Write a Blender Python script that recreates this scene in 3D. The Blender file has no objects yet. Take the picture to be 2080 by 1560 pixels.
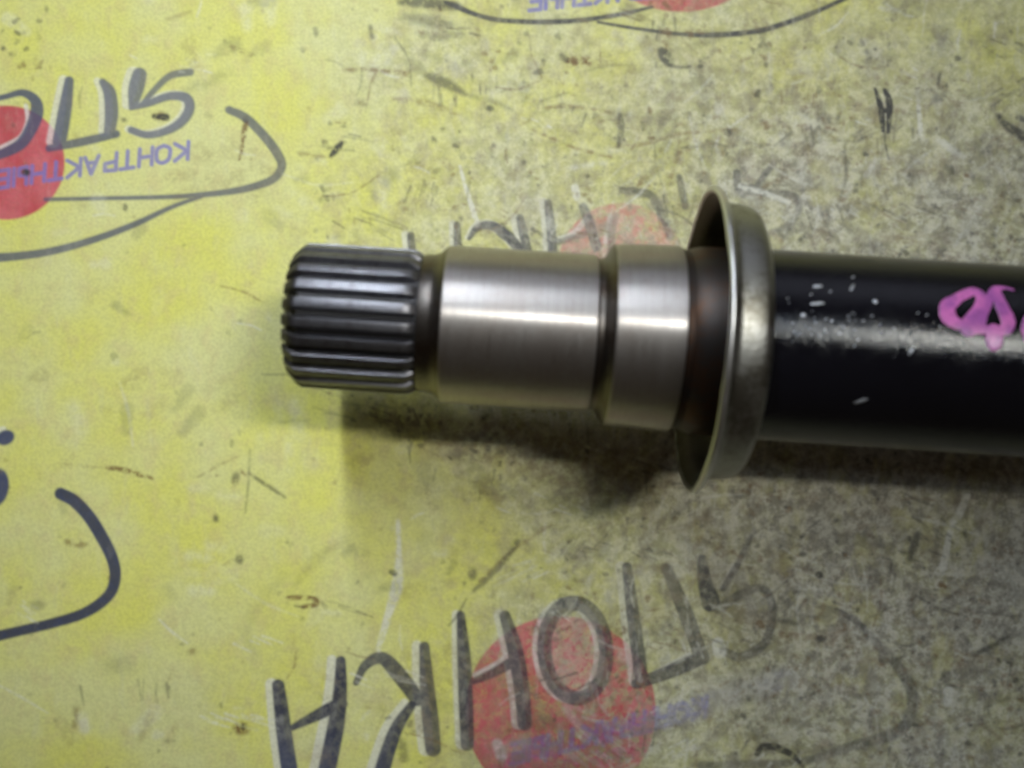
import bpy, bmesh, math, random
import numpy as np

# ------------------------------------------------------------------ camera, light, exposure
S = 0.00011                      # metres per unit; one unit = one photo pixel on the banner
D = 2150.0                       # camera height in units
scene = bpy.context.scene
col = scene.collection

cam_d = bpy.data.cameras.new("camera")
cam = bpy.data.objects.new("camera", cam_d)
col.objects.link(cam)
cam.location = (0, 0, D * S)
cam.rotation_euler = (0, 0, 0)
cam_d.sensor_width = 36.0
cam_d.lens = 36.0 * D / 2080.0
cam_d.clip_start = 0.01
cam_d.clip_end = 50.0
cam_d.dof.use_dof = True
cam_d.dof.focus_distance = 0.33
cam_d.dof.aperture_fstop = 18.0
scene.camera = cam

world = bpy.data.worlds.new("World")
scene.world = world
world.use_nodes = True
bg = world.node_tree.nodes["Background"]
bg.inputs[0].default_value = (0.036, 0.028, 0.019, 1)
bg.inputs[1].default_value = 1.0


def area_lamp(name, loc, target, sx, sy, power, color):
    d = bpy.data.lights.new(name, 'AREA')
    d.shape = 'RECTANGLE'
    d.size, d.size_y = sx, sy
    d.energy = power
    d.color = color
    o = bpy.data.objects.new(name, d)
    col.objects.link(o)
    o.location = loc
    from mathutils import Vector
    v = Vector(target) - Vector(loc)
    o.rotation_euler = v.to_track_quat('-Z', 'Y').to_euler()
    return o


def spot_lamp(name, loc, target, radius, power, color, cone, blend):
    d = bpy.data.lights.new(name, 'SPOT')
    d.energy = power
    d.color = color
    d.shadow_soft_size = radius
    d.spot_size = math.radians(cone)
    d.spot_blend = blend
    o = bpy.data.objects.new(name, d)
    col.objects.link(o)
    o.location = loc
    from mathutils import Vector
    o.rotation_euler = (Vector(target) - Vector(loc)).to_track_quat('-Z', 'Y').to_euler()
    return o


LH = 15500
for k_ in range(6):                     # a row of bench lamps to the upper right
    spot_lamp("bench_lamp", ((5000 + 800 * k_) * S, 4050 * S, LH * S), (-340 * S, 400 * S, 0), 0.048, 10.9, (1.0, 0.985, 0.86), 11.2, 1.0)
for k_ in range(4):                     # a column of lamps to the upper left, one above the other
    zen, dist = math.radians(34 + 6.5 * k_), 8200 * S
    az = math.asin(0.22 / math.tan(zen))
    tx, ty = -340 * S, 420 * S
    ul = area_lamp("column_lamp", (tx - dist * math.sin(zen) * math.sin(az), ty + dist * math.sin(zen) * math.cos(az), dist * math.cos(zen)),
                   (tx, ty, 0), 0.040, 0.11, 0.056, (0.84, 0.92, 1.0))
    ul.data.spread = math.radians(31)
area_lamp("ceiling_tube", (3300 * S, 5100 * S, LH * S), (0, 0, 0), 1.25, 0.04, 5.4, (0.74, 0.85, 1.0))
area_lamp("window_light", (0.0, 0.95, 0.36), (0, 0, 0.03), 1.2, 0.50, 0.85, (0.78, 0.83, 1.0))

vs = scene.view_settings
vs.view_transform = 'Standard'
vs.look = 'None'
vs.exposure = 0.0
vs.gamma = 1.0

# ------------------------------------------------------------------ helpers
R_ = random.Random(7)


def smooth_path(pts, n=10):
    P = [np.array(p, float) for p in pts]
    if len(P) < 3:
        return P
    Q = [2 * P[0] - P[1]] + P + [2 * P[-1] - P[-2]]
    out = []
    for i in range(1, len(Q) - 2):
        p0, p1, p2, p3 = Q[i - 1:i + 3]
        for k in range(n):
            t = k / n
            out.append(0.5 * ((2 * p1) + (-p0 + p2) * t + (2 * p0 - 5 * p1 + 4 * p2 - p3) * t * t
                              + (-p0 + 3 * p1 - 3 * p2 + p3) * t ** 3))
    out.append(P[-1])
    return out


class Nodes:
    """tiny helper for shader graphs"""

    def __init__(self, name):
        self.m = bpy.data.materials.new(name)
        self.m.use_nodes = True
        self.t = self.m.node_tree
        self.b = self.t.nodes["Principled BSDF"]

    def n(self, kind, **kw):
        nd = self.t.nodes.new(kind)
        for k, v in kw.items():
            setattr(nd, k, v)
        return nd

    def put(self, sock, v):
        if isinstance(v, bpy.types.NodeSocket):
            self.t.links.new(v, sock)
        elif isinstance(v, (tuple, list)) and len(v) == 3 and sock.type == 'RGBA':
            sock.default_value = (*v, 1)
        else:
            sock.default_value = v

    def math(self, op, a, b=None, c=None, clamp=False):
        nd = self.n('ShaderNodeMath', operation=op, use_clamp=clamp)
        self.put(nd.inputs[0], a)
        if b is not None:
            self.put(nd.inputs[1], b)
        if c is not None:
            self.put(nd.inputs[2], c)
        return nd.outputs[0]

    def mix(self, f, a, b):
        nd = self.n('ShaderNodeMix', data_type='RGBA')
        self.put(nd.inputs[0], f)
        self.put(nd.inputs[6], a)
        self.put(nd.inputs[7], b)
        return nd.outputs[2]

    def noise(self, vec, scale, detail=3, rough=0.55, dist=0.0):
        nd = self.n('ShaderNodeTexNoise')
        self.put(nd.inputs['Vector'], vec)
        nd.inputs['Scale'].default_value = scale
        nd.inputs['Detail'].default_value = detail
        nd.inputs['Roughness'].default_value = rough
        nd.inputs['Distortion'].default_value = dist
        return nd.outputs['Fac']

    def ramp(self, v, lo, hi, a=0.0, b=1.0):
        nd = self.n('ShaderNodeMapRange', interpolation_type='SMOOTHSTEP')
        self.put(nd.inputs[0], v)
        nd.inputs[1].default_value = lo
        nd.inputs[2].default_value = hi
        nd.inputs[3].default_value = a
        nd.inputs[4].default_value = b
        return nd.outputs[0]

    def coords(self, sx=1.0, sy=1.0, sz=1.0):
        tc = self.n('ShaderNodeTexCoord')
        mp = self.n('ShaderNodeMapping')
        self.put(mp.inputs[0], tc.outputs['Object'])
        mp.inputs['Scale'].default_value = (sx / S, sy / S, sz / S)
        return mp.outputs[0]

    def bump(self, h, strength, dist):
        nd = self.n('ShaderNodeBump')
        nd.inputs['Strength'].default_value = strength
        nd.inputs['Distance'].default_value = dist
        self.put(nd.inputs['Height'], h)
        self.t.links.new(nd.outputs[0], self.b.inputs['Normal'])

    def set(self, **kw):
        for k, v in kw.items():
            self.put(self.b.inputs[k.replace('_', ' ')], v)


# ------------------------------------------------------------------ banner material
def banner_material():
    g = Nodes("printed_vinyl")
    a = g.n('ShaderNodeAttribute', attribute_name='print_a')
    b = g.n('ShaderNodeAttribute', attribute_name='print_b')
    sa = g.n('ShaderNodeSeparateColor')
    g.put(sa.inputs[0], a.outputs['Color'])
    sb = g.n('ShaderNodeSeparateColor')
    g.put(sb.inputs[0], b.outputs['Color'])
    navy, red, violet, white = sa.outputs[0], sa.outputs[1], sa.outputs[2], a.outputs['Alpha']
    dark, brown, wear, pale = sb.outputs[0], sb.outputs[1], sb.outputs[2], b.outputs['Alpha']
    v = g.coords()
    n1 = g.noise(v, 1 / 260, 3)
    n2 = g.noise(g.coords(1.0, 0.6), 1 / 75, 4, 0.62, 0.2)
    n3 = g.noise(v, 1 / 16, 3, 0.6)
    n4 = g.noise(g.coords(1, 0.75), 1 / 42, 4, 0.62, 0.2)
    n5 = g.noise(g.coords(0.4, 1.0), 1 / 45, 5, 0.68, 0.4)
    n6 = g.noise(g.coords(1.0, 0.35), 1 / 34, 4, 0.65, 0.3)
    nf = g.noise(v, 1 / 6, 2, 0.6)
    # print worn through
    wf = g.math('ADD', wear, g.math('MULTIPLY_ADD', n1, 0.9, -0.45))
    wf = g.math('ADD', wf, g.math('MULTIPLY_ADD', n2, 1.1, -0.55))
    wf = g.math('ADD', wf, g.math('MULTIPLY_ADD', n3, 0.4, -0.20), clamp=True)
    wf = g.math('MULTIPLY', wf, g.ramp(wear, 0.0, 0.40, 0.10, 1.0))
    c = g.mix(g.ramp(n1, .35, .65), (0.62, 0.605, 0.135), (0.61, 0.605, 0.255))
    c = g.mix(g.math('MULTIPLY', g.ramp(n4, .45, .72), .40), c, (0.60, 0.50, 0.22))
    n7 = g.noise(v, 1 / 26, 5, 0.75, 0.1)
    worn = g.mix(g.ramp(n7, .40, .60), (0.245, 0.23, 0.18), (0.53, 0.505, 0.405))
    worn = g.mix(g.math('MULTIPLY', g.ramp(n2, .50, .66), .55), worn, (0.50, 0.47, 0.19))
    c = g.mix(wf, c, worn)
    # inks, rubbed off where the sheet is worn
    rub = g.math('MULTIPLY', g.ramp(n3, 0.38, 0.66), wear)
    keep = g.math('SUBTRACT', 1.0, g.math('MULTIPLY', rub, 0.55), clamp=True)
    rub2 = g.math('MULTIPLY', g.ramp(n4, 0.42, 0.66), wear)
    keep = g.math('MULTIPLY', keep, g.math('SUBTRACT', 1.0, g.math('MULTIPLY', rub2, 0.4), clamp=True))
    rc = g.mix(g.ramp(n2, .35, .65), (0.44, 0.035, 0.062), (0.55, 0.10, 0.135))
    pat = g.math('SUBTRACT', 1.0, g.math('MULTIPLY', g.ramp(n7, .54, .38), g.ramp(wear, .1, .6, .0, .75)))
    c = g.mix(g.math('MULTIPLY', g.math('MULTIPLY', red, pat), g.math('MULTIPLY_ADD', keep, .9, .1)), c, rc)
    c = g.mix(g.math('MULTIPLY', white, keep), c, (0.66, 0.65, 0.60))
    c = g.mix(g.math('MULTIPLY', violet, keep), c, (0.17, 0.155, 0.42))
    nc = g.mix(g.ramp(n3, .35, .7), (0.032, 0.032, 0.042), (0.064, 0.062, 0.074))
    nc = g.mix(g.ramp(wear, .0, .3), (0.062, 0.074, 0.135), nc)
    c = g.mix(g.math('MULTIPLY', navy, g.math('MULTIPLY_ADD', keep, .85, .15)), c, nc)
    # grime rubbed in
    gr = g.math('MULTIPLY', g.ramp(n4, 0.47, 0.72), g.ramp(wear, 0.05, 0.7, 0.07, 0.62))
    c = g.mix(gr, c, (0.19, 0.175, 0.135))
    gr2 = g.math('MULTIPLY', g.ramp(n5, 0.52, 0.72), g.ramp(wear, 0.1, 0.75, 0.06, 0.50))
    c = g.mix(gr2, c, (0.22, 0.165, 0.10))
    sp = g.math('MULTIPLY', g.ramp(n3, 0.58, 0.78), g.ramp(wear, 0.1, 0.8, 0.03, 0.62))
    c = g.mix(sp, c, (0.085, 0.078, 0.062))
    lt = g.math('MULTIPLY', g.ramp(n6, 0.46, 0.28), g.ramp(wear, 0.2, 0.8, 0.15, 0.55))
    c = g.mix(lt, c, (0.54, 0.525, 0.43))
    c = g.mix(g.math('MULTIPLY', pale, g.ramp(n3, .36, .54, .5, 1.)), c, (0.66, 0.65, 0.56))
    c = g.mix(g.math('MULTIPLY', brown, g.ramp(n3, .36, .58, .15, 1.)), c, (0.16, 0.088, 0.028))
    c = g.mix(g.math('MULTIPLY', dark, g.ramp(n3, .34, .52, .55, 1.)), c, (0.035, 0.034, 0.030))
    # fine cloth grain
    c = g.mix(g.math('MULTIPLY', g.ramp(nf, .35, .7), .16), c, (0.12, 0.11, 0.08))
    g.set(Base_Color=c, Roughness=g.ramp(n4, .3, .7, .42, .62), Specular_IOR_Level=0.28)
    wv = g.n('ShaderNodeTexWave', wave_type='BANDS', bands_direction='X')
    g.put(wv.inputs[0], v)
    wv.inputs['Scale'].default_value = 0.07
    wv2 = g.n('ShaderNodeTexWave', wave_type='BANDS', bands_direction='Y')
    g.put(wv2.inputs[0], v)
    wv2.inputs['Scale'].default_value = 0.07
    hh = g.math('ADD', g.math('MULTIPLY', g.math('ADD', wv.outputs['Fac'], wv2.outputs['Fac']), 0.03),
                g.math('ADD', g.math('MULTIPLY', n4, 1.2), g.math('MULTIPLY', n3, 0.6)))
    g.bump(hh, 0.3, 4 * S)
    return g.m


# ------------------------------------------------------------------ banner with its print
def axis_coords(lo, hi, step, far):
    inner = np.arange(lo, hi + step, step)
    out = [60, 140, 240, 360, 520, 760, 1100, 1600, 2300, 3200]
    left = lo - np.array(out[::-1], float)
    right = inner[-1] + np.array(out, float)
    return np.concatenate([left, inner, right])


GX = axis_coords(-90, 2170, 2.6, 4000)      # photo px
GY = axis_coords(-90, 1650, 2.6, 4000)
NX, NY = len(GX), len(GY)
LAY = {k: np.zeros((NY, NX), np.float32) for k in
       ('navy', 'red', 'violet', 'white', 'dark', 'brown', 'wear', 'pale')}


def stroke(layer, pts, w, alpha=1.0, soft=2.5, smooth=True, a_end=None, add=False):
    """paint a stroke of width w (number or (start, end) or list) into a mask"""
    M = LAY[layer]
    n = len(pts)
    if isinstance(w, (int, float)):
        ws = [w] * n
    elif isinstance(w, tuple):
        ws = [w[0] + (w[1] - w[0]) * i / max(1, n - 1) for i in range(n)]
    else:
        ws = w
    a1 = alpha if a_end is None else a_end
    al = [alpha + (a1 - alpha) * i / max(1, n - 1) for i in range(n)]
    P = [(p[0], p[1], ws[i], al[i]) for i, p in enumerate(pts)]
    P = smooth_path(P, 8) if (smooth and n > 2) else [np.array(p, float) for p in P]
    if len(P) == 1:
        P = [P[0], P[0] + np.array([0.01, 0, 0, 0])]
    for A, B in zip(P[:-1], P[1:]):
        pad = max(A[2], B[2]) / 2 + soft * 2 + 2
        i0 = np.searchsorted(GX, min(A[0], B[0]) - pad)
        i1 = np.searchsorted(GX, max(A[0], B[0]) + pad)
        j0 = np.searchsorted(GY, min(A[1], B[1]) - pad)
        j1 = np.searchsorted(GY, max(A[1], B[1]) + pad)
        if i1 <= i0 or j1 <= j0:
            continue
        X = GX[None, i0:i1]
        Y = GY[j0:j1, None]
        d = B[:2] - A[:2]
        L2 = max(1e-6, float(d @ d))
        t = np.clip(((X - A[0]) * d[0] + (Y - A[1]) * d[1]) / L2, 0, 1)
        dist = np.hypot(X - A[0] - t * d[0], Y - A[1] - t * d[1])
        hw = (A[2] + (B[2] - A[2]) * t) / 2
        m = np.clip((hw * 1.08 + 1.0 - dist) / (2 * soft) + 0.5, 0, 1)
        m = m * m * (3 - 2 * m) * (A[3] + (B[3] - A[3]) * t)
        sub = M[j0:j1, i0:i1]
        np.maximum(sub, m, out=sub)


def disc(layer, c, rx, ry, alpha=1.0, soft=3.0, rot=0.0):
    M = LAY[layer]
    X = GX[None, :] - c[0]
    Y = GY[:, None] - c[1]
    cs, sn = math.cos(rot), math.sin(rot)
    u, v = X * cs + Y * sn, -X * sn + Y * cs
    r = np.hypot(u / rx, v / ry)
    m = np.clip((1 - r) * min(rx, ry) / (2 * soft) + 0.5, 0, 1)
    m = m * m * (3 - 2 * m) * alpha
    np.maximum(M, m, out=M)


def letter(pts, w, alpha=1.0, shade=-12, wa=0.7, **kw):
    """navy stroke with the white edge that is printed along its left side"""
    if shade:
        stroke('white', [(p[0] + shade, p[1] - 2) for p in pts], w, wa * alpha, soft=3, **kw)
    stroke('navy', pts, w, alpha, **kw)


GLYPH = {
    'К': [[(0, 0), (0, 1)], [(.75, 1), (.05, .5), (.8, 0)]],
    'О': [[(.4, 0), (.05, .2), (0, .5), (.08, .85), (.4, 1), (.72, .85), (.8, .5), (.75, .15), (.4, 0)]],
    'Н': [[(0, 0), (0, 1)], [(.75, 0), (.75, 1)], [(0, .5), (.75, .5)]],
    'Т': [[(.4, 0), (.4, 1)], [(0, 1), (.8, 1)]],
    'Р': [[(0, 0), (0, 1)], [(0, 1), (.65, .95), (.65, .55), (0, .48)]],
    'А': [[(0, 0), (.4, 1), (.8, 0)], [(.15, .35), (.65, .35)]],
    'Ы': [[(0, 0), (0, 1)], [(0, .5), (.45, .45), (.45, .05), (0, 0)], [(.75, 0), (.75, 1)]],
    'Е': [[(0, 0), (0, 1)], [(0, 1), (.7, 1)], [(0, .5), (.6, .5)], [(0, 0), (.7, 0)]],
    'И': [[(0, 1), (0, 0), (.75, 1), (.75, 0)]],
    'З': [[(0, .9), (.4, 1), (.7, .8), (.35, .52), (.75, .25), (.4, 0), (0, .1)]],
    'П': [[(0, 0), (0, 1), (.75, 1), (.75, 0)]],
    'Ч': [[(0, 1), (.05, .55), (.75, .5)], [(.75, 0), (.75, 1)]],
    'С': [[(.75, .85), (.4, 1), (.05, .75), (.0, .4), (.15, .08), (.5, 0), (.75, .15)]],
}


def lettering(layer, text, org, u, v, w, adv=1.0, alpha=1.0, soft=2.2):
    x = 0.0
    for ch in text:
        for st in GLYPH.get(ch, []):
            sm = ch in 'ОЗС'
            stroke(layer, [(org[0] + u[0] * (x + p[0] * .95) + v[0] * p[1],
                            org[1] + u[1] * (x + p[0] * .95) + v[1] * p[1]) for p in st], w, alpha, soft, smooth=sm)
        x += adv


def print_banner():
    # ---- wear map: clean on the left, rubbed grey towards the right
    X = GX[None, :]
    Y = GY[:, None]
    w = np.clip((X - 470 - 0.10 * (Y - 780)) / 1250, 0, 1) * 0.82
    w = w * (1 - 0.62 * np.clip((330 - Y) / 360, 0, 1) ** 0.8)
    w = w * (1 - 0.40 * np.clip((Y - 1000) / 560, 0, 1) * np.clip((1150 - X) / 500, 0, 1))
    w = w + 0.10 * np.exp(-(((X - 880) / 300) ** 2 + ((Y - 640) / 330) ** 2))
    w = w + 0.28 * np.exp(-(((X - 1800) / 520) ** 2 + ((Y - 1060) / 300) ** 2))
    w = w + 0.16 * np.exp(-(((X - 900) / 170) ** 2 + ((Y - 90) / 110) ** 2))
    w = w + 0.16 * np.exp(-(((X - 560) / 220) ** 2 + ((Y - 1420) / 120) ** 2))
    w = w - 0.12 * np.exp(-(((X - 820) / 260) ** 2 + ((Y - 1080) / 190) ** 2))
    LAY['wear'][:] = np.clip(w + 0.05, 0, 1)

    # ---- upper left print
    disc('red', (12, 330), 119, 116, 0.97)
    letter([(283, 152), (276, 180), (270, 214)], [26, 28, 16], .8, shade=-13)
    stroke('navy', [(386, 146), (345, 154), (310, 186), (288, 214)], [13, 12, 10, 10], .78)
    letter([(266, 219), (300, 210), (345, 195), (378, 199), (385, 220), (370, 246), (340, 265), (300, 274), (266, 264)],
           [8, 12, 14, 17, 18, 17, 14, 12, 12], .8, shade=-6)
    letter([(140, 164), (131, 225), (120, 288)], [16, 24, 25], .88, shade=-12)
    letter([(208, 166), (222, 188), (226, 230), (222, 268)], [12, 22, 24, 20], .82, shade=-11)
    letter([(99, 301), (165, 288), (236, 272)], [12, 15, 13], .86, shade=0)
    letter([(-30, 205), (10, 196), (45, 188), (70, 203), (74, 228), (62, 262), (40, 293), (0, 313), (-30, 318)],
           [9, 9, 12, 18, 24, 22, 20, 16, 14], .92, shade=0)
    stroke('white', [(52, 214), (55, 245), (40, 278), (0, 300)], 6, .75)
    lettering('violet', 'КОНТРАКТНЫЕ', (383, 288), (-36.5, 5.6), (-2, 35), 6.0, 1.0, .85)
    stroke('navy', [(465, 223), (500, 240), (540, 280), (565, 315), (572, 338), (558, 361), (528, 375), (480, 387),
                    (415, 395), (340, 400), (200, 403), (92, 405)], [13, 15, 16, 16, 15, 14, 13, 11, 9, 7, 6, 6], .82)
    stroke('navy', [(415, 397), (350, 420), (270, 457), (180, 490), (90, 513), (0, 523), (-80, 525)],
           [5, 7, 10, 12, 13, 15, 15], .85)

    # ---- print cut by the top edge
    disc('red', (1384, -78), 150, 101, 0.9)
    stroke('navy', [(905, 4), (930, 14), (960, 27), (1000, 38), (1040, 42), (1100, 44), (1180, 40), (1260, 28), (1325, 13)],
           [5, 9, 8, 8, 8, 8, 8, 7, 4], .97)
    stroke('navy', [(1215, 44), (1300, 58), (1380, 68), (1460, 70), (1540, 62), (1600, 45), (1660, 22), (1720, -5)],
           [4, 5, 6, 9, 9, 9, 8, 7], .97)
    lettering('violet', 'КОНТРАКТНЫЕ', (1440, -55), (-34, 3.8), (-2, 35), 6.5, 1.0, .95)

    # ---- print cut by the left edge
    disc('navy', (10, 889), 19, 15, 1.0, rot=-.4)
    stroke('white', [(-14, 876), (6, 872)], 10, .6)
    disc('navy', (-6, 990), 23, 38, 1.0, rot=.15)
    stroke('navy', [(122, 1003), (150, 1018), (180, 1050), (205, 1090), (225, 1130), (233, 1165), (226, 1200),
                    (200, 1228), (160, 1250), (100, 1268), (40, 1282), (-20, 1296), (-80, 1310)],
           [21, 22, 22, 22, 21, 20, 19, 18, 17, 16, 16, 17, 18], 1.0)
    stroke('dark', [(122, 1003), (150, 1018), (180, 1050), (205, 1090), (225, 1130), (233, 1165), (226, 1200),
                    (200, 1228), (160, 1250), (100, 1268), (40, 1282), (-20, 1296)], 18, .5)

    # ---- lower print
    disc('red', (1138, 1445), 194, 193, .95)
    disc('pale', (1168, 1322), 50, 82, .20, 8)
    disc('dark', (1120, 1540), 170, 110, .38, 45)
    disc('dark', (1010, 1400), 60, 110, .18, 30)
    letter([(565, 1393), (571, 1440), (577, 1490), (590, 1580)], [22, 26, 28, 30], 1., shade=-14)
    letter([(592, 1479), (646, 1452), (692, 1429)], [10, 20, 24], 1., shade=0)
    letter([(692, 1343), (691, 1400), (683, 1470), (662, 1575)], [17, 24, 30, 32], 1., shade=-18)
    letter([(723, 1387), (742, 1352), (775, 1337), (808, 1368), (848, 1420)], [10, 16, 22, 28, 26], .92, shade=0)
    letter([(838, 1430), (808, 1475), (790, 1520), (772, 1580)], [14, 22, 26, 28], .98, shade=-16)
    letter([(862, 1314), (867, 1390), (874, 1460), (880, 1522)], [18, 26, 30, 28], .9, shade=-15)
    letter([(936, 1250), (942, 1330), (946, 1420), (949, 1512)], [14, 24, 26, 24], .95, shade=-10)
    letter([(956, 1387), (1000, 1368), (1046, 1342)], [10, 16, 20], .85, shade=0)
    letter([(1026, 1252), (1046, 1320), (1060, 1400), (1066, 1470)], [20, 28, 28, 26], .88, shade=-12)
    stroke('white', [(1033, 1312), (1018, 1342), (965, 1372)], 8, .75)
    o = []
    for i in range(17):
        t = i / 16 * 2 * math.pi
        o.append((1169 + 63 * math.cos(t) + 4 * math.sin(t), 1322 + 97 * math.sin(t)))
    stroke('white', [(p[0] - 13, p[1]) for p in o], 20, .65)
    stroke('navy', o, 26, .84)
    letter([(1274, 1153), (1289, 1270), (1304, 1384)], [18, 24, 24], .85, shade=-13)
    letter([(1293, 1390), (1361, 1365), (1428, 1336)], [18, 24, 26], .9, shade=0)
    letter([(1355, 1155), (1390, 1238), (1424, 1331)], [18, 26, 26], .82, shade=0)
    letter([(1427, 1136), (1432, 1180), (1445, 1225)], [16, 26, 34], .9, shade=0)
    stroke('navy', [(1526, 1090), (1496, 1153), (1470, 1196)], [8, 11, 10], .8)
    stroke('navy', [(1460, 1238), (1505, 1208), (1547, 1195), (1568, 1221), (1568, 1263), (1551, 1310), (1505, 1335), (1468, 1322)],
           [18, 15, 13, 13, 15, 15, 16, 13], .74)
    stroke('white', [(1490, 1150), (1468, 1192)], 8, .6)
    stroke('white', [(1330, 1368), (1400, 1330)], 7, .6)
    stroke('pale', [(1460, 1308), (1463, 1325)], 22, .9, soft=5)
    stroke('navy', [(1657, 1229), (1729, 1255), (1784, 1310), (1826, 1356), (1851, 1398), (1854, 1441), (1835, 1479),
                    (1792, 1500), (1729, 1517), (1657, 1542), (1581, 1552), (1424, 1556)],
           [8, 11, 14, 19, 21, 19, 21, 21, 16, 13, 13, 15], .66, soft=4)
    stroke('dark', [(1538, 1532), (1552, 1518), (1580, 1520), (1610, 1535), (1625, 1550)], [8, 12, 12, 10, 6], .9)
    # rubbed small print under the big word
    for (x0, y0, x1, y1, h, al) in ((1205, 1496, 1432, 1440, 44, .85), (1030, 1546, 1135, 1522, 34, .7), (1000, 1575, 1330, 1520, 30, .25)):
        n = int(math.hypot(x1 - x0, y1 - y0) / 7)
        for i in range(n):
            t = R_.random()
            cx, cy = x0 + (x1 - x0) * t, y0 + (y1 - y0) * t
            a = R_.choice([1.5, 1.6, 1.4, 1.55, -.2, .0])
            L = h * R_.uniform(.10, .40)
            dx, dy = L * math.cos(a), L * math.sin(a)
            cy += R_.uniform(-.34, .34) * h
            stroke('violet', [(cx - dx, cy - dy), (cx + dx, cy + dy)], R_.uniform(4, 9), al * R_.uniform(.25, .85), soft=3.5)
        stroke('violet', [(x0, y0), (x1, y1)], h * .8, al * .30, soft=10)
    lettering('violet', 'КОНТРАКТНЫЕ', (1436, 1416), (-37, 9.1), (-3, 40), 8.5, 1.0, .62, soft=4)
    stroke('violet', [(1440, 1425), (1520, 1405), (1600, 1380)], [30, 44, 36], .22, soft=14)
    stroke('white', [(1440, 1400), (1530, 1380), (1610, 1368)], [30, 44, 30], .30, soft=14)
    stroke('white', [(1150, 1440), (1185, 1485), (1225, 1515)], [16, 12, 8], .35, soft=5)
    for i in range(26):
        x, y = R_.uniform(1150, 1250), R_.uniform(1420, 1540)
        stroke('white', [(x, y), (x + R_.uniform(14, 40), y + R_.uniform(10, 30))], R_.uniform(2, 5), R_.uniform(.2, .5), soft=3)
    stroke('white', [(1010, 1512), (1018, 1535)], 18, .6, soft=5)

    # ---- worn print behind the shaft
    disc('red', (1262, 540), 128, 128, .70)
    disc('pale', (1262, 500), 110, 90, .22, 30)
    letter([(834, 478), (838, 520), (842, 570)], 13, .85, shade=-11)
    letter([(928, 456), (930, 500), (932, 560)], [11, 14, 16], .85, shade=-9)
    letter([(953, 484), (968, 464), (992, 457), (1018, 468), (1050, 500), (1075, 540)], [6, 12, 15, 17, 18, 18], .9, shade=-5)
    letter([(1056, 442), (1065, 480), (1078, 540)], [13, 16, 16], .9, shade=-11)
    letter([(1113, 412), (1119, 460), (1125, 540)], [13, 16, 18], .85, shade=-9)
    letter([(1185, 420), (1197, 450), (1212, 500)], [15, 18, 18], .8, shade=0)
    stroke('white', [(1130, 487), (1165, 473), (1195, 440)], 9, .6)
    stroke('navy', [(1133, 492), (1165, 482), (1205, 468)], 10, .6)
    stroke('navy', [(1251, 438), (1243, 470), (1240, 520)], 12, .55)
    stroke('white', [(1240, 438), (1230, 490)], 8, .5)
    stroke('navy', [(1262, 386), (1300, 390), (1325, 398), (1345, 435), (1362, 480)], [10, 16, 14, 14, 12], .75, soft=4)
    stroke('navy', [(1380, 358), (1386, 385), (1392, 418)], [10, 13, 12], .75, soft=3.5)
    stroke('navy', [(1497, 350), (1500, 375), (1510, 395)], [11, 14, 12], .8, soft=3.5)
    stroke('navy', [(1572, 333), (1556, 352), (1540, 374)], [9, 11, 8], .7, soft=3.5)
    stroke('navy', [(1508, 392), (1545, 392), (1590, 392), (1618, 402), (1622, 430), (1598, 460), (1562, 474)],
           [8, 10, 12, 13, 12, 11, 9], .66, soft=4)
    stroke('pale', [(1506, 377), (1550, 390), (1602, 410)], [10, 9, 6], .75, soft=3)
    stroke('pale', [(1168, 380), (1172, 400)], 12, .8, soft=4)

    # ---- oil soaked into the sheet, plus brown painted in to warm the shaft's shadow
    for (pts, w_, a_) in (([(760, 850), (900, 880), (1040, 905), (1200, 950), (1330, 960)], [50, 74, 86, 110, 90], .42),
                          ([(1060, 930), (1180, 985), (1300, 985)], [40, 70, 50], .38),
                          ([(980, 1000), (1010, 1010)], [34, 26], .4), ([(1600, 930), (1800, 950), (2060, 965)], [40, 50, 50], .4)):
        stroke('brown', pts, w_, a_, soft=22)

    # ---- black drips, spots, scrapes
    stroke('dark', [(1779, 180), (1787, 205), (1792, 230), (1795, 264)], [4, 9, 10, 7], 1., soft=2)
    stroke('dark', [(1798, 182), (1806, 200), (1808, 225), (1805, 268)], [6, 11, 11, 5], 1., soft=2)
    stroke('dark', [(1790, 226), (1806, 222)], 8, 1., soft=2)
    stroke('dark', [(1797, 266), (1800, 295), (1806, 322)], [5, 3, 3], .6, soft=2)
    stroke('dark', [(1343, 102), (1352, 114), (1362, 130)], [12, 22, 12], .82, soft=4)
    stroke('dark', [(1360, 133), (1385, 136), (1402, 134)], [5, 4, 4], .6, soft=3)
    disc('dark', (1423, 134), 7, 5, .7)
    stroke('dark', [(1140, 112), (1150, 120)], 9, .6, soft=4)
    stroke('brown', [(1158, 124), (1192, 124)], 17, .95, soft=6)
    stroke('dark', [(313, 236), (337, 238)], [7, 12], .95, soft=3)
    disc('brown', (325, 236), 14, 10, .7, 5)
    disc('dark', (252, 244), 7, 5, .7)
    stroke('dark', [(672, 316), (684, 302), (694, 290)], [6, 12, 6], .95, soft=3)
    stroke('brown', [(610, 312), (640, 316), (672, 318)], 6, .5, soft=5)
    disc('dark', (659, 288), 6, 5, .7)
    stroke('brown', [(500, 242), (494, 280), (487, 326)], [9, 8, 4], .85, soft=3)
    disc('dark', (498, 245), 6, 5, .7)
    disc('dark', (254, 421), 5, 7, .8)
    disc('dark', (52, 350), 9, 7, .95)
    disc('dark', (6, 98), 5, 5, .7)
    disc('dark', (94, 18), 4, 6, .5)
    disc('dark', (615, 101), 6, 5, .6)
    disc('dark', (995, 219), 8, 7, .8, 4)
    stroke('dark', [(866, 152), (900, 166), (945, 190)], [10, 20, 6], .62, soft=6)
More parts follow.
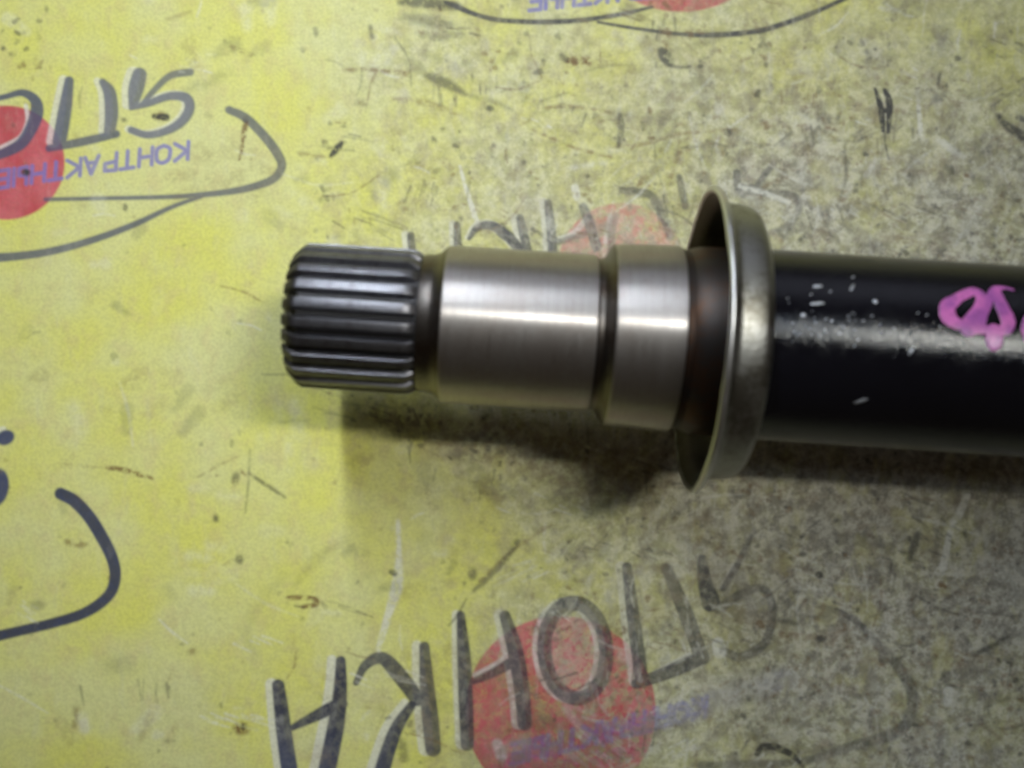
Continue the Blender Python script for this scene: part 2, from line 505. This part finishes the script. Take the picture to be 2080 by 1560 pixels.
    stroke('dark', [(945, 190), (1000, 205), (1040, 222)], [6, 8, 4], .35, soft=5)
    stroke('brown', [(700, 142), (760, 142), (830, 150)], [5, 6, 9], .7, soft=4)
    stroke('dark', [(815, 2), (870, 6), (925, 12)], [14, 20, 16], .75, soft=6)
    stroke('dark', [(820, 34), (870, 42), (915, 50)], [12, 22, 14], .42, soft=9)
    stroke('dark', [(880, 75), (930, 70)], [16, 12], .35, soft=8)
    stroke('brown', [(800, 200), (870, 210), (930, 232)], [6, 10, 5], .45, soft=5)
    stroke('dark', [(752, 54), (756, 76)], 6, .6, soft=4)
    stroke('dark', [(640, 58), (642, 70)], 6, .5, soft=4)
    stroke('brown', [(470, 95), (510, 110)], 7, .5, soft=4)
    stroke('brown', [(340, 38), (385, 24)], 6, .35, soft=5)
    stroke('dark', [(2030, 236), (2048, 256), (2085, 280)], [8, 14, 20], .85, soft=5)
    stroke('dark', [(2070, 238), (2090, 246)], 10, .8, soft=4)
    disc('dark', (1910, 196), 18, 9, .6, 6, -.5)
    stroke('dark', [(1911, 145), (1907, 170)], 4, .6)
    disc('dark', (1947, 118), 7, 6, .7)
    disc('dark', (1928, 340), 10, 8, .7, 4)
    stroke('dark', [(1260, 232), (1262, 258), (1256, 296)], [8, 12, 6], .65, soft=4)
    stroke('brown', [(1110, 218), (1160, 216), (1240, 228)], 5, .55, soft=4)
    stroke('brown', [(1245, 295), (1310, 292), (1390, 270), (1500, 262)], [7, 5, 5, 4], .5, soft=4)
    disc('brown', (1556, 254), 12, 10, .7, 4)
    disc('dark', (1480, 268), 8, 8, .7, 4)
    stroke('brown', [(1680, 258), (1705, 258), (1715, 245)], [5, 9, 6], .7, soft=3)
    stroke('brown', [(1080, 262), (1170, 300), (1240, 318)], [3, 5, 4], .6, soft=3)
    stroke('brown', [(205, 948), (252, 956), (308, 972)], [3, 9, 4], .85, soft=3)
    stroke('brown', [(120, 942), (200, 950)], 3, .4, soft=3)
    stroke('brown', [(135, 1102), (170, 1108)], 11, .6, soft=5)
    stroke('dark', [(505, 962), (540, 985), (578, 1010)], [4, 6, 3], .6, soft=3)
    disc('dark', (478, 970), 8, 11, .6, 5, .3)
    disc('dark', (438, 1053), 6, 8, .75, 4)
    disc('dark', (486, 1137), 8, 9, .7, 5)
    disc('brown', (490, 1480), 17, 12, .95, 6)
    disc('dark', (494, 1476), 7, 6, .8, 4)
    disc('brown', (388, 1322), 10, 8, .5, 5)
    stroke('brown', [(155, 1440), (150, 1475)], 11, .5, soft=7)
    stroke('pale', [(165, 1460), (172, 1480)], 20, .45, soft=8)
    stroke('brown', [(305, 1455), (285, 1500)], 13, .32, soft=7)
    stroke('brown', [(360, 1470), (340, 1510)], 9, .28, soft=6)
    disc('dark', (240, 1350), 28, 16, .25, 16)
    disc('dark', (75, 1230), 14, 10, .4, 8)
    stroke('brown', [(585, 1214), (635, 1216), (640, 1228), (612, 1234)], [7, 8, 9, 5], .85, soft=3)
    stroke('dark', [(1050, 1102), (1020, 1145), (985, 1180), (962, 1200)], [10, 8, 9, 5], .55, soft=4)
    stroke('brown', [(1120, 1065), (1040, 1120), (970, 1185)], 5, .5, soft=4)
    disc('dark', (798, 1164), 9, 6, .85, 3, .5)
    disc('dark', (960, 1166), 9, 13, .6, 5)
    stroke('dark', [(520, 1330), (500, 1280), (530, 1220), (580, 1170)], [10, 16, 12, 8], .16, soft=14)
    stroke('dark', [(700, 1095), (640, 1140), (600, 1185)], [8, 14, 8], .2, soft=10)
    stroke('dark', [(815, 1510), (820, 1540)], 16, .5, soft=6)
    stroke('dark', [(1980, 1330), (2020, 1310), (2050, 1292)], [8, 8, 4], .7, soft=4)
    disc('dark', (1922, 1376), 10, 14, .7, 5, .4)
    stroke('pale', [(1928, 1405), (1925, 1425)], 16, .9, soft=4)
    disc('dark', (1665, 1168), 9, 8, .9, 3)
    disc('dark', (1632, 1126), 8, 6, .7, 3)
    disc('dark', (1667, 1298), 10, 8, .85, 4)
    stroke('brown', [(1590, 1290), (1650, 1295), (1725, 1278)], [14, 9, 5], .6, soft=5)
    stroke('dark', [(1575, 1258), (1620, 1268)], [10, 5], .5, soft=4)
    stroke('dark', [(1865, 1085), (1855, 1115), (1850, 1135)], [10, 14, 8], .75, soft=5)
    stroke('dark', [(1700, 1090), (1760, 1095), (1800, 1110)], [22, 26, 16], .32, soft=12)
    stroke('dark', [(1615, 1206), (1650, 1204)], 8, .5, soft=4)
    # pale scrapes
    stroke('pale', [(934, 338), (946, 380), (970, 456)], [4, 6, 8], .75, soft=3)
    stroke('pale', [(808, 1060), (810, 1130), (806, 1190), (792, 1237), (768, 1320)], [7, 9, 20, 14, 7], .75, soft=4)
    stroke('pale', [(1966, 1008), (1948, 1046), (1934, 1070), (1915, 1155)], [10, 12, 9, 13], .85, soft=3)
    stroke('pale', [(1905, 1165), (1955, 1168)], 5, .5, soft=3)
    stroke('pale', [(1908, 282), (1930, 300), (1957, 318)], [8, 12, 8], .6, soft=4)
    stroke('pale', [(1866, 205), (1872, 272)], 6, .7, soft=2.5)
    stroke('pale', [(1780, 325), (1760, 355)], [6, 9], .6, soft=3)
    stroke('pale', [(1990, 420), (1940, 500)], [3, 5], .5, soft=2.5)
    stroke('pale', [(1160, 340), (1230, 330)], 8, .35, soft=5)
    stroke('pale', [(150, 830), (165, 870)], 26, .22, soft=14)
    stroke('pale', [(600, 820), (606, 880)], 26, .22, soft=12)

    # ---- random speckle and scratches, denser where the sheet is worn
    wm = LAY['wear']

    def wear_at(x, y):
        return wm[min(NY - 1, np.searchsorted(GY, y)), min(NX - 1, np.searchsorted(GX, x))]
    cnt = 0
    while cnt < 1700:
        x, y = R_.uniform(-80, 2160), R_.uniform(-80, 1640)
        wv = wear_at(x, y)
        if R_.random() > 0.10 + wv * 1.1:
            continue
        cnt += 1
        k = R_.random()
        if k < 0.42:
            r = R_.uniform(2.0, 5.0) * (1.6 if R_.random() < .12 else 1)
            a = R_.uniform(0, 3.14)
            L = r * R_.uniform(0, 1.8)
            stroke(R_.choice(['dark', 'dark', 'brown']), [(x, y), (x + L * math.cos(a), y + L * math.sin(a))],
                   (r * 1.6, r * .9), R_.uniform(.2, .8) * (.55 + .5 * wv), soft=R_.uniform(1.5, 3.5))
        elif k < 0.62:
            a = R_.choice([0.1, 0.15, 0.5, 1.5, 1.65, 2.6, 2.4]) + R_.uniform(-.3, .3)
            L = R_.uniform(15, 120) * (.5 + R_.random())
            c = R_.uniform(-.12, .12) * L
            dx, dy = L * math.cos(a), L * math.sin(a)
            stroke(R_.choice(['dark', 'brown', 'pale', 'pale', 'brown']),
                   [(x - dx / 2, y - dy / 2), (x - c * math.sin(a), y + c * math.cos(a)), (x + dx / 2, y + dy / 2)],
                   [1.5, R_.uniform(2.5, 5), 1.5], R_.uniform(.15, .5), soft=R_.uniform(1.5, 3))
        else:
            r = R_.uniform(8, 30)
            a = R_.uniform(0, 3.14)
            L = r * R_.uniform(.3, 2.0)
            stroke(R_.choice(['dark', 'brown', 'pale']), [(x, y), (x + L * math.cos(a), y + L * math.sin(a))], (r, r * .6),
                   R_.uniform(.08, .30), soft=R_.uniform(4, 10))

    # bundles of short parallel rubs and clusters of flecks
    made = 0
    while made < 330:
        x, y = R_.uniform(-60, 2140), R_.uniform(-60, 1620)
        wv = wear_at(x, y)
        if R_.random() > max(.05, wv * 1.3 - .06):
            continue
        made += 1
        if R_.random() < .5:
            a = R_.choice([0.35, 0.5, 0.2, 1.5, 1.7, 2.5, -.5]) + R_.uniform(-.2, .2)
            lay = R_.choice(['dark', 'brown', 'pale', 'dark'])
            Lb = R_.uniform(25, 110)
            for q in range(R_.randint(4, 11)):
                ox, oy = x + R_.gauss(0, Lb * .45), y + R_.gauss(0, 11)
                L = Lb * R_.uniform(.15, .55)
                aa = a + R_.uniform(-.16, .16)
                stroke(lay, [(ox, oy), (ox + L * math.cos(aa), oy + L * math.sin(aa))], (R_.uniform(1.5, 5), 1.5),
                       R_.uniform(.15, .55), soft=R_.uniform(1.4, 3))
        else:
            lay = R_.choice(['dark', 'brown', 'brown'])
            sp_ = R_.uniform(10, 50)
            for q in range(R_.randint(4, 14)):
                ox, oy = x + R_.gauss(0, sp_), y + R_.gauss(0, sp_ * .7)
                r = R_.uniform(1.5, 6)
                stroke(lay, [(ox, oy), (ox + R_.gauss(0, r), oy + R_.gauss(0, r))], (r * 1.5, r), R_.uniform(.15, .65), soft=R_.uniform(1.5, 4))

    # broad irregular smudges of grease and scraped-pale patches
    for q in range(75):
        x, y = R_.uniform(350, 2140), R_.uniform(-60, 1620)
        lay = R_.choice(['brown', 'brown', 'dark', 'pale', 'pale'])
        r = R_.uniform(16, 46)
        a = R_.choice([.1, .4, 1.5, 2.6])
        for e in range(R_.randint(3, 7)):
            ox, oy = x + R_.gauss(0, r * 1.5) , y + R_.gauss(0, r * .9)
            L = r * R_.uniform(.3, 1.6)
            stroke(lay, [(ox, oy), (ox + L * math.cos(a), oy + L * math.sin(a))], (r * R_.uniform(.4, 1.1), r * .4),
                   R_.uniform(.10, .30), soft=R_.uniform(6, 14))


print_banner()


def build_banner():
    X, Y = np.meshgrid((GX - 1040) * S, (780 - GY) * S)
    px, py = np.meshgrid(GX, GY)
    Z = 1.1 * np.sin(px / 310 + 0.6 * np.sin(py / 420)) + 0.9 * np.sin(py / 260 + px / 700) \
        + 0.5 * np.sin((px + 1.7 * py) / 120)
    Z = (Z - 2.5) * S
    co = np.stack([X, Y, Z], -1).reshape(-1, 3).astype(np.float32)
    idx = np.arange(NX * NY).reshape(NY, NX)
    q = np.stack([idx[:-1, :-1], idx[1:, :-1], idx[1:, 1:], idx[:-1, 1:]], -1).reshape(-1, 4).astype(np.int32)
    me = bpy.data.meshes.new("banner")
    me.vertices.add(len(co))
    me.vertices.foreach_set("co", co.ravel())
    me.loops.add(q.size)
    me.loops.foreach_set("vertex_index", q.ravel())
    me.polygons.add(len(q))
    me.polygons.foreach_set("loop_start", np.arange(0, q.size, 4, dtype=np.int32))
    me.polygons.foreach_set("use_smooth", np.ones(len(q), dtype=bool))
    me.update(calc_edges=True)
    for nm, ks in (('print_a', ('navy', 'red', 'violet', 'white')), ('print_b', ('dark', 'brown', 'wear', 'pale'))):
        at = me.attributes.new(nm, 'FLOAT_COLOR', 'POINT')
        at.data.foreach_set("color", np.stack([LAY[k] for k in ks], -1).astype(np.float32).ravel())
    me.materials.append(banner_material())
    o = bpy.data.objects.new("banner", me)
    col.objects.link(o)
    o["label"] = "grimy yellow vinyl banner with upside-down dark lettering, spread flat under the steel shaft"
    o["category"] = "banner"
    return o


banner = build_banner()

# bench top below the banner
gm = Nodes("bench_board")
gm.set(Base_Color=gm.mix(gm.noise(gm.coords(.2, 1), 1 / 60, 4), (0.16, 0.11, 0.07), (0.24, 0.18, 0.11)), Roughness=0.7)
bm = bmesh.new()
bmesh.ops.create_cube(bm, size=1.0)
for v in bm.verts:
    v.co.x *= 9400 * S
    v.co.y *= 8800 * S
    v.co.z = v.co.z * 200 * S - 108 * S
me = bpy.data.meshes.new("bench_top")
bm.to_mesh(me)
me.materials.append(gm.m)
bench = bpy.data.objects.new("bench_top", me)
col.objects.link(bench)
bench["kind"] = "structure"

# ------------------------------------------------------------------ shaft materials


def steel(name, c1, c2, rough, aniso=0.0, grind=0.0, stain=None, stain_amt=0.0, metallic=1.0, bump=0.0):
    g = Nodes(name)
    v = g.coords()
    ring = g.noise(g.coords(1.0, 0.02, 0.02), 1 / 2.4, 3, .6)
    cloud = g.noise(v, 1 / 70, 4, .6)
    fine = g.noise(v, 1 / 7, 3, .6)
    c = g.mix(cloud, c1, c2)
    c = g.mix(g.math('MULTIPLY', ring, grind), c, tuple(x * .45 for x in c1))
    if stain:
        f = g.math('MULTIPLY', g.ramp(g.math('ADD', g.math('MULTIPLY', cloud, .7), g.math('MULTIPLY', fine, .3)), .44, .62), stain_amt)
        c = g.mix(f, c, stain)
    r = g.math('ADD', rough - .06, g.math('MULTIPLY', cloud, .08))
    r = g.math('ADD', r, g.math('MULTIPLY', ring, .06))
    g.set(Base_Color=c, Roughness=r, Metallic=metallic)
    if aniso:
        tn = g.n('ShaderNodeTangent', direction_type='RADIAL', axis='X')
        g.set(Anisotropic=aniso)
        g.put(g.b.inputs['Tangent'], tn.outputs[0])
        g.b.inputs['Anisotropic Rotation'].default_value = 0.25
    if grind > .35:                      # ground finish: a tight lobe from the lands, a wide one from the turning marks
        b2 = g.n('ShaderNodeBsdfPrincipled')
        g.put(b2.inputs['Base Color'], c)
        b2.inputs['Metallic'].default_value = metallic
        b2.inputs['Roughness'].default_value = .64
        b2.inputs['Anisotropic'].default_value = .6
        b2.inputs['Anisotropic Rotation'].default_value = 0.25
        g.put(b2.inputs['Tangent'], tn.outputs[0])
        ms = g.n('ShaderNodeMixShader')
        g.put(ms.inputs[0], g.ramp(ring, .3, .7, .35, .65))
        g.t.links.new(g.b.outputs[0], ms.inputs[1])
        g.t.links.new(b2.outputs[0], ms.inputs[2])
        g.t.links.new(ms.outputs[0], g.t.nodes['Material Output'].inputs['Surface'])
    if bump:
        g.bump(g.math('ADD', fine, g.math('MULTIPLY', ring, .3)), bump, 2 * S)
    return g.m


M_ground = steel("ground_steel", (0.44, 0.415, 0.405), (0.53, 0.50, 0.49), .36, .92, .40, (0.30, 0.245, 0.21), .30)
M_spline = steel("spline_steel", (0.125, 0.124, 0.138), (0.22, 0.217, 0.238), .42, 0, 0, (0.05, 0.045, 0.04), .6, bump=.25)
M_root = steel("near_black_steel", (0.035, 0.034, 0.036), (0.06, 0.058, 0.06), .55, 0, 0, (0.02, 0.02, 0.018), .6, bump=.2)
M_neck = steel("oiled_steel", (0.11, 0.10, 0.095), (0.17, 0.15, 0.135), .36, .4, .3, (0.06, 0.035, 0.02), .6)
M_rust = steel("browned_steel", (0.075, 0.066, 0.062), (0.055, 0.044, 0.040), .48, .3, .3, (0.10, 0.045, 0.02), .6, .9)
M_cup = steel("plated_steel", (0.285, 0.285, 0.275), (0.40, 0.40, 0.385), .38, 0, 0, (0.11, 0.10, 0.075), .8, bump=.35)
M_edge = steel("worn_bright_edge", (0.55, 0.56, 0.57), (0.62, 0.62, 0.63), .35)
M_dish_inner = steel("dark_inner_steel", (0.055, 0.05, 0.035), (0.10, 0.09, 0.06), .55, 0, 0, (0.05, 0.04, 0.025), .7, bump=.25)
M_face = steel("end_face_steel", (0.30, 0.29, 0.28), (0.20, 0.19, 0.19), .45, 0, .3, (0.06, 0.05, 0.04), .5)

g = Nodes("black_paint")
v = g.coords()
sp1 = g.noise(v, 1 / 5.0, 2, .6)
sp2 = g.noise(v, 1 / 28.0, 3, .6)
cl = g.noise(v, 1 / 150., 3)
chip = g.ramp(g.noise(v, 1 / 22., 4, .7), .74, .77)
c = g.mix(cl, (0.0025, 0.0025, 0.004), (0.005, 0.005, 0.008))
c = g.mix(g.math('MULTIPLY', chip, .8), c, (0.35, 0.36, 0.38))
g.set(Base_Color=c, Roughness=g.ramp(sp2, .3, .7, .07, .20), Specular_IOR_Level=0.42)
g.bump(g.math('ADD', sp1, g.math('MULTIPLY', sp2, 0.5)), 0.42, 1.7 * S)
M_tube = g.m

g = Nodes("pink_marker")
v = g.coords()
c = g.mix(g.ramp(g.noise(v, 1 / 40., 3), .38, .60), (0.30, 0.075, 0.30), (0.52, 0.13, 0.40))
c = g.mix(g.math('MULTIPLY', g.ramp(g.noise(g.coords(1, 1, .3), 1 / 8., 4, .7), .50, .72), .55), c, (0.10, 0.03, 0.10))
g.set(Base_Color=c, Roughness=.33)
M_pink = g.m

# ------------------------------------------------------------------ shaft geometry
K = 0.8735                      # apparent scale: the shield rests on the banner, so the axis lies its radius above it
SC = K / 0.8714                 # shaft profiles below are in these units
U = S * SC
H = D * (1 - K) / SC
ANG = -math.atan(0.0647)

shaft = bpy.data.objects.new("drive_shaft", None)
col.objects.link(shaft)
shaft.location = (0, (780 - 667.7) * K * S, 0)
shaft.rotation_euler = (0, 0, ANG)
shaft["label"] = "steel drive shaft with splined end, polished journals, dished collar and black painted tube"
shaft["category"] = "drive shaft"


def link(name, me, mat, parent, sharp=30):
    for p in me.polygons:
        p.use_smooth = True
    me.set_sharp_from_angle(angle=math.radians(sharp))
    me.materials.append(mat)
    o = bpy.data.objects.new(name, me)
    col.objects.link(o)
    o.parent = parent
    return o


def lathe(name, prof, mat, parent, seg=160, closed=False, sharp=28):
    """profile of (x, r) in units turned about the shaft axis; axis sits at height H"""
    vs_, fs = [], []
    n = len(prof)
    rows = []
    for (x, r) in prof:
        if r < 0.01:
            rows.append([len(vs_)] * seg)
            vs_.append((x * U, 0, H * U))
            continue
        row = []
        for k in range(seg):
            a = 2 * math.pi * k / seg
            row.append(len(vs_))
            vs_.append((x * U, r * math.sin(a) * U, (H + r * math.cos(a)) * U))
        rows.append(row)
    rng = range(n) if closed else range(n - 1)
    for i in rng:
        A, B = rows[i], rows[(i + 1) % n]
        for k in range(seg):
            k2 = (k + 1) % seg
            f = [A[k], A[k2], B[k2], B[k]]
            f = list(dict.fromkeys(f))
            if len(f) > 2:
                fs.append(f)
    me = bpy.data.meshes.new(name)
    me.from_pydata(vs_, [], fs)
    bm = bmesh.new()
    bm.from_mesh(me)
    bmesh.ops.recalc_face_normals(bm, faces=bm.faces)
    bm.to_mesh(me)
    bm.free()
    return link(name, me, mat, parent, sharp)


# splined end: core plus one child for each tooth
spline = lathe("spline", [(-374, 0), (-374, 92), (-372, 97), (-366, 108), (-360, 116), (-176, 116), (-168, 117), (-160, 119), (-158, 112), (-158, 0)],
               M_root, shaft)
NT = 24
pitch = 2 * math.pi / NT


def tooth_mesh():
    R0 = 113.0
    # cross-section half angles as part of the pitch, radius
    sec = [(-.40, 0.0), (-.33, .35), (-.265, .88), (-.24, .98), (-.20, 1.0), (.20, 1.0), (.24, .98), (.265, .88), (.33, .35), (.40, 0.0)]
    # along the axis: (x, crown radius); the crown is chamfered at the end and runs out at the neck
    st = [(-386, 106), (-384, 109.5), (-374, 119.5), (-366, 126.2), (-361, 128), (-185, 128.5), (-176, 127.5), (-168, 124), (-161, 118.5), (-157, 113.5)]
    vs_, fs = [], []
    for (x, rt) in st:
        base = min(R0, rt - 9) if x < -300 else R0
        for (a, t) in sec:
            r = base + (rt - base) * t
            th = a * pitch
            vs_.append((x * U, r * math.sin(th) * U, r * math.cos(th) * U))
    m = len(sec)
    for i in range(len(st) - 1):
        for j in range(m - 1):
            fs.append((i * m + j, (i + 1) * m + j, (i + 1) * m + j + 1, i * m + j + 1))
    fs.append(tuple(range(m)))
    fs.append(tuple(reversed(range((len(st) - 1) * m, len(st) * m))))
    me = bpy.data.meshes.new("tooth")
    me.from_pydata(vs_, [], fs)
    bm = bmesh.new()
    bm.from_mesh(me)
    bmesh.ops.recalc_face_normals(bm, faces=bm.faces)
    bm.to_mesh(me)
    bm.free()
    return me


tm = tooth_mesh()
t0 = link("tooth", tm, M_spline, spline, 35)
tm.materials.append(M_root)
for p in tm.polygons:                   # the very end gets the near-black root steel
    if p.center.x < -383 * U:
        p.material_index = 1
for k in range(NT):
    t = t0 if k == 0 else t0.copy()
    if k:
        col.objects.link(t)
        t.parent = spline
    t.location = (0, 0, H * U)
    t.rotation_euler = (math.radians(-7.0) + k * pitch, 0, 0)
face = lathe("end_face", [(-384, 0), (-384, 20), (-380, 30), (-384, 40), (-385, 84), (-383, 95), (-376, 100), (-370, 100), (-370, 0)], M_face, spline)
face["label"] = "flat turned end face of the splined end"

lathe("relief_groove", [(-161, 110), (-160, 119), (-156, 121), (-142, 121.5), (-134, 124), (-127, 130), (-121, 136), (-119.4, 137.2), (-119.4, 100)], M_neck, shaft)
j1 = lathe("journal", [(-119, 100), (-119, 137.4), (-116.5, 139), (137, 139.5), (140, 138), (141, 136.5), (141, 100)], M_ground, shaft)
j1["label"] = "long polished journal next to the splined end"
lathe("shoulder_groove", [(141.3, 100), (141.3, 135.5), (145, 133.5), (152, 133.5), (157, 138), (162, 148), (167, 155.5), (169.5, 157.8), (169.5, 110)], M_neck, shaft)
j2 = lathe("journal", [(170, 110), (170, 158.3), (172.5, 160), (280, 164.5), (284, 163.5), (285, 162), (285, 110)], M_ground, shaft)
j2["label"] = "short wider polished journal beside the dished collar"
lathe("shield_seat", [(285.3, 120), (285.3, 161), (288, 159), (300, 158), (306, 161), (322, 165), (340, 166), (412, 166), (412, 120)], M_rust, shaft)

# dished dust shield, flared lip, closed thin wall
cup = [(334, 269.8), (337.5, 268.8), (340, 266), (341, 262.5), (342.5, 257), (346, 251), (350, 246.5), (354, 244.5), (358, 244), (375, 242), (392, 239.5), (400, 236),
       (406, 229.5), (411, 219), (414, 205), (416, 188), (417, 168), (411, 168), (410, 187), (408, 203), (405, 215), (401, 223.5), (396, 229), (390, 232.5), (375, 236),
       (357, 238), (350, 240), (344, 244.5), (336, 253), (331.5, 258), (328.5, 261.5), (328, 265), (329.5, 268), (331.5, 269.5)]
shield = lathe("dust_shield", cup, M_cup, shaft, 192, True, 60)
for v in shield.data.vertices:          # a pressed part: a little out of round, with a few knocks in the lip
    y_, z_ = v.co.y, v.co.z - H * U
    t_ = math.atan2(y_, z_)
    f_ = 1 + .0035 * math.sin(2 * t_ + .7) + .0025 * math.sin(5 * t_ + 2.)
    lip = max(0.0, (345 * U - v.co.x) / (14 * U))
    for t0_, d_ in ((-.35, .010), (.62, .008), (1.3, -.007), (-1.25, .012), (-2.2, .01)):
        f_ -= lip * d_ * math.exp(-((t_ - t0_) / .05) ** 2)
    f_ = min(f_, 1.003)
    v.co.y, v.co.z = y_ * f_, H * U + z_ * f_
    v.co.x += lip * U * (1.2 * math.sin(3 * t_ + 1.) + .8 * math.sin(7 * t_))
shield.data.materials.append(M_dish_inner)
shield.data.materials.append(M_edge)
for p in shield.data.polygons:          # the inside of the dish gets a darker steel
    c_ = p.center
    if c_.x < 339.5 * U and math.hypot(c_.y, c_.z - H * U) > 260.5 * U:
        p.material_index = 2
    elif 332 * U < c_.x and p.normal.y * c_.y + p.normal.z * (c_.z - H * U) < -1e-9 or p.normal.x < -0.9:
        p.material_index = 1

# black tube
tube = lathe("tube", [(419.5, 120), (419.5, 166), (422, 168), (426, 168.5), (2300, 168.5), (2304, 166), (2304, 0)], M_tube, shaft, 192)

# pink marker scrawl on the tube: strokes given in photo pixels


def tube_point(px, py, rr):
    """where the ray through a photo pixel meets the tube, as (local x, angle)"""
    ox, oy, oz = 0.0, -shaft.location.y / U, D / SC - H
    dx, dy, dz = (px - 1040), (780 - py), -D
    ca, sa = math.cos(-ANG), math.sin(-ANG)
    ox, oy = ox * ca - oy * sa, ox * sa + oy * ca
    dx, dy = dx * ca - dy * sa, dx * sa + dy * ca
    A = dy * dy + dz * dz
    B = 2 * (oy * dy + oz * dz)
    C = oy * oy + oz * oz - rr * rr
    t = (-B - math.sqrt(B * B - 4 * A * C)) / (2 * A)
    return ox + t * dx, math.atan2(oy + t * dy, oz + t * dz)


def scrawl():
    RT = 168.5

    def cp(x, y):                       # crop pixels to photo pixels
        return 1540 + x * 540 / 1452, 480 + y * 580 / 1560
    raw = [
        ([(1085, 480), (1040, 440), (1035, 380), (1080, 345)], [60, 84, 76, 60]),
        ([(1060, 355), (1120, 320), (1180, 300), (1220, 330), (1215, 400), (1170, 470), (1150, 500)], [54, 56, 56, 62, 78, 96, 92]),
        ([(1085, 470), (1140, 500), (1240, 510)], [56, 58, 50]),
        ([(1390, 290), (1340, 280), (1295, 290), (1270, 330), (1240, 420), (1215, 500)], [20, 28, 46, 44, 34, 44]),
        ([(1300, 300), (1330, 380), (1365, 460), (1355, 510)], [48, 70, 74, 62]),
        ([(1220, 515), (1300, 515), (1370, 500)], [40, 40, 40]),
        ([(1290, 520), (1290, 570), (1285, 600)], [80, 86, 50]),
        ([(1470, 440), (1455, 500), (1475, 560), (1530, 600)], [30, 36, 44, 44]),
    ]
    segs = []
    for pts, ws in raw:
        P = []
        for (x, y), w_ in zip(pts, ws):
            lx, an = tube_point(*cp(x, y), RT)
            P.append((lx, an * RT, w_ * 0.372 * .90))
        P = smooth_path(P, 6)
        segs += list(zip(P[:-1], P[1:]))
    allp = np.array([s[0] for s in segs])
    step = 1.3
    xs = np.arange(allp[:, 0].min() - 18, allp[:, 0].max() + 18, step)
    ys = np.arange(allp[:, 1].min() - 18, allp[:, 1].max() + 18, step)
    X, Y = np.meshgrid(xs, ys)
    sd = np.full(X.shape, -99.0)
    for A, B in segs:
        d = B[:2] - A[:2]
        L2 = max(1e-6, float(d @ d))
        t = np.clip(((X - A[0]) * d[0] + (Y - A[1]) * d[1]) / L2, 0, 1)
        dist = np.hypot(X - A[0] - t * d[0], Y - A[1] - t * d[1])
        sd = np.maximum(sd, (A[2] + (B[2] - A[2]) * t) / 2 - dist)
    sd = sd + 0.7 * np.sin(X * .7 + 2 * np.sin(Y * .31)) * np.sin(Y * .8 + 1.3)
    hgt = -0.5 + 1.4 * np.clip((sd + .6) / 3.0, 0, 1)
    keep = sd > -1.2
    vid = -np.ones(X.shape, int)
    verts, faces = [], []
    for j in range(len(ys) - 1):
        for i in range(len(xs) - 1):
            if keep[j, i] and keep[j + 1, i] and keep[j, i + 1] and keep[j + 1, i + 1]:
                f = []
                for (jj, ii) in ((j, i), (j, i + 1), (j + 1, i + 1), (j + 1, i)):
                    if vid[jj, ii] < 0:
                        vid[jj, ii] = len(verts)
                        r = RT + hgt[jj, ii]
                        a = Y[jj, ii] / RT
                        verts.append((X[jj, ii] * U, r * math.sin(a) * U, (H + r * math.cos(a)) * U))
                    f.append(int(vid[jj, ii]))
                faces.append(f)
    me = bpy.data.meshes.new("paint_mark")
    me.from_pydata(verts, [], faces)
    o = link("paint_mark", me, M_pink, tube, 180)
    o["label"] = "pink hand-painted scrawl on the black tube"


scrawl()

# support bearing further along the tube, outside the frame: it carries the other end
lathe("bearing", [(1500, 169), (1500, 255), (1508, 270), (1600, 270), (1608, 255), (1608, 169)], M_neck, shaft, 96, True)

# paint chips down to bare metal, then tiny bright flecks imitating mottled glare
M_chip_glint = steel("bare_metal_glint", (0.34, 0.36, 0.40), (0.48, 0.50, 0.54), .5)
for (px, py, w_, h_) in ((1661, 581, 15, 9), (1660, 616, 22, 8), (1731, 583, 9, 14), (1733, 563, 8, 6), (1748, 815, 30, 10), (1851, 714, 9, 13), (1778, 612, 12, 7), (1632, 640, 9, 9)) + tuple(
        (R_.gauss(1720, 90), R_.gauss(662, 26), R_.uniform(2.5, 6), R_.uniform(2.5, 6)) for _ in range(46)):
    if not 1598 < px < 2070:
        continue
    lx, an = tube_point(px, py, 168.5)
    vs_, n_ = [(lx * U, (169.2) * math.sin(an) * U, (H + 169.2 * math.cos(an)) * U)], 14
    ph = R_.uniform(0, 6)
    for ring_r, rr in ((0.75, 169.1), (1.0, 168.2)):
        for k in range(n_):
            t = 2 * math.pi * k / n_
            q = ring_r * (1 + .28 * math.sin(2 * t + ph) + .16 * math.sin(5 * t + 2 * ph))
            x = lx + q * w_ * .45 * math.cos(t) + q * h_ * .25 * math.sin(t)
            a = an + (q * h_ * .45 * math.sin(t) + q * w_ * (.22 if py > 800 else 0) * math.cos(t)) / 168.5
            vs_.append((x * U, rr * math.sin(a) * U, (H + rr * math.cos(a)) * U))
    fs = [(0, 1 + k, 1 + (k + 1) % n_) for k in range(n_)]
    fs += [(1 + k, 1 + n_ + k, 1 + n_ + (k + 1) % n_, 1 + (k + 1) % n_) for k in range(n_)]
    me = bpy.data.meshes.new("chip_and_glint")
    me.from_pydata(vs_, [], fs)
    link("chip_and_glint", me, M_chip_glint, tube, 180)
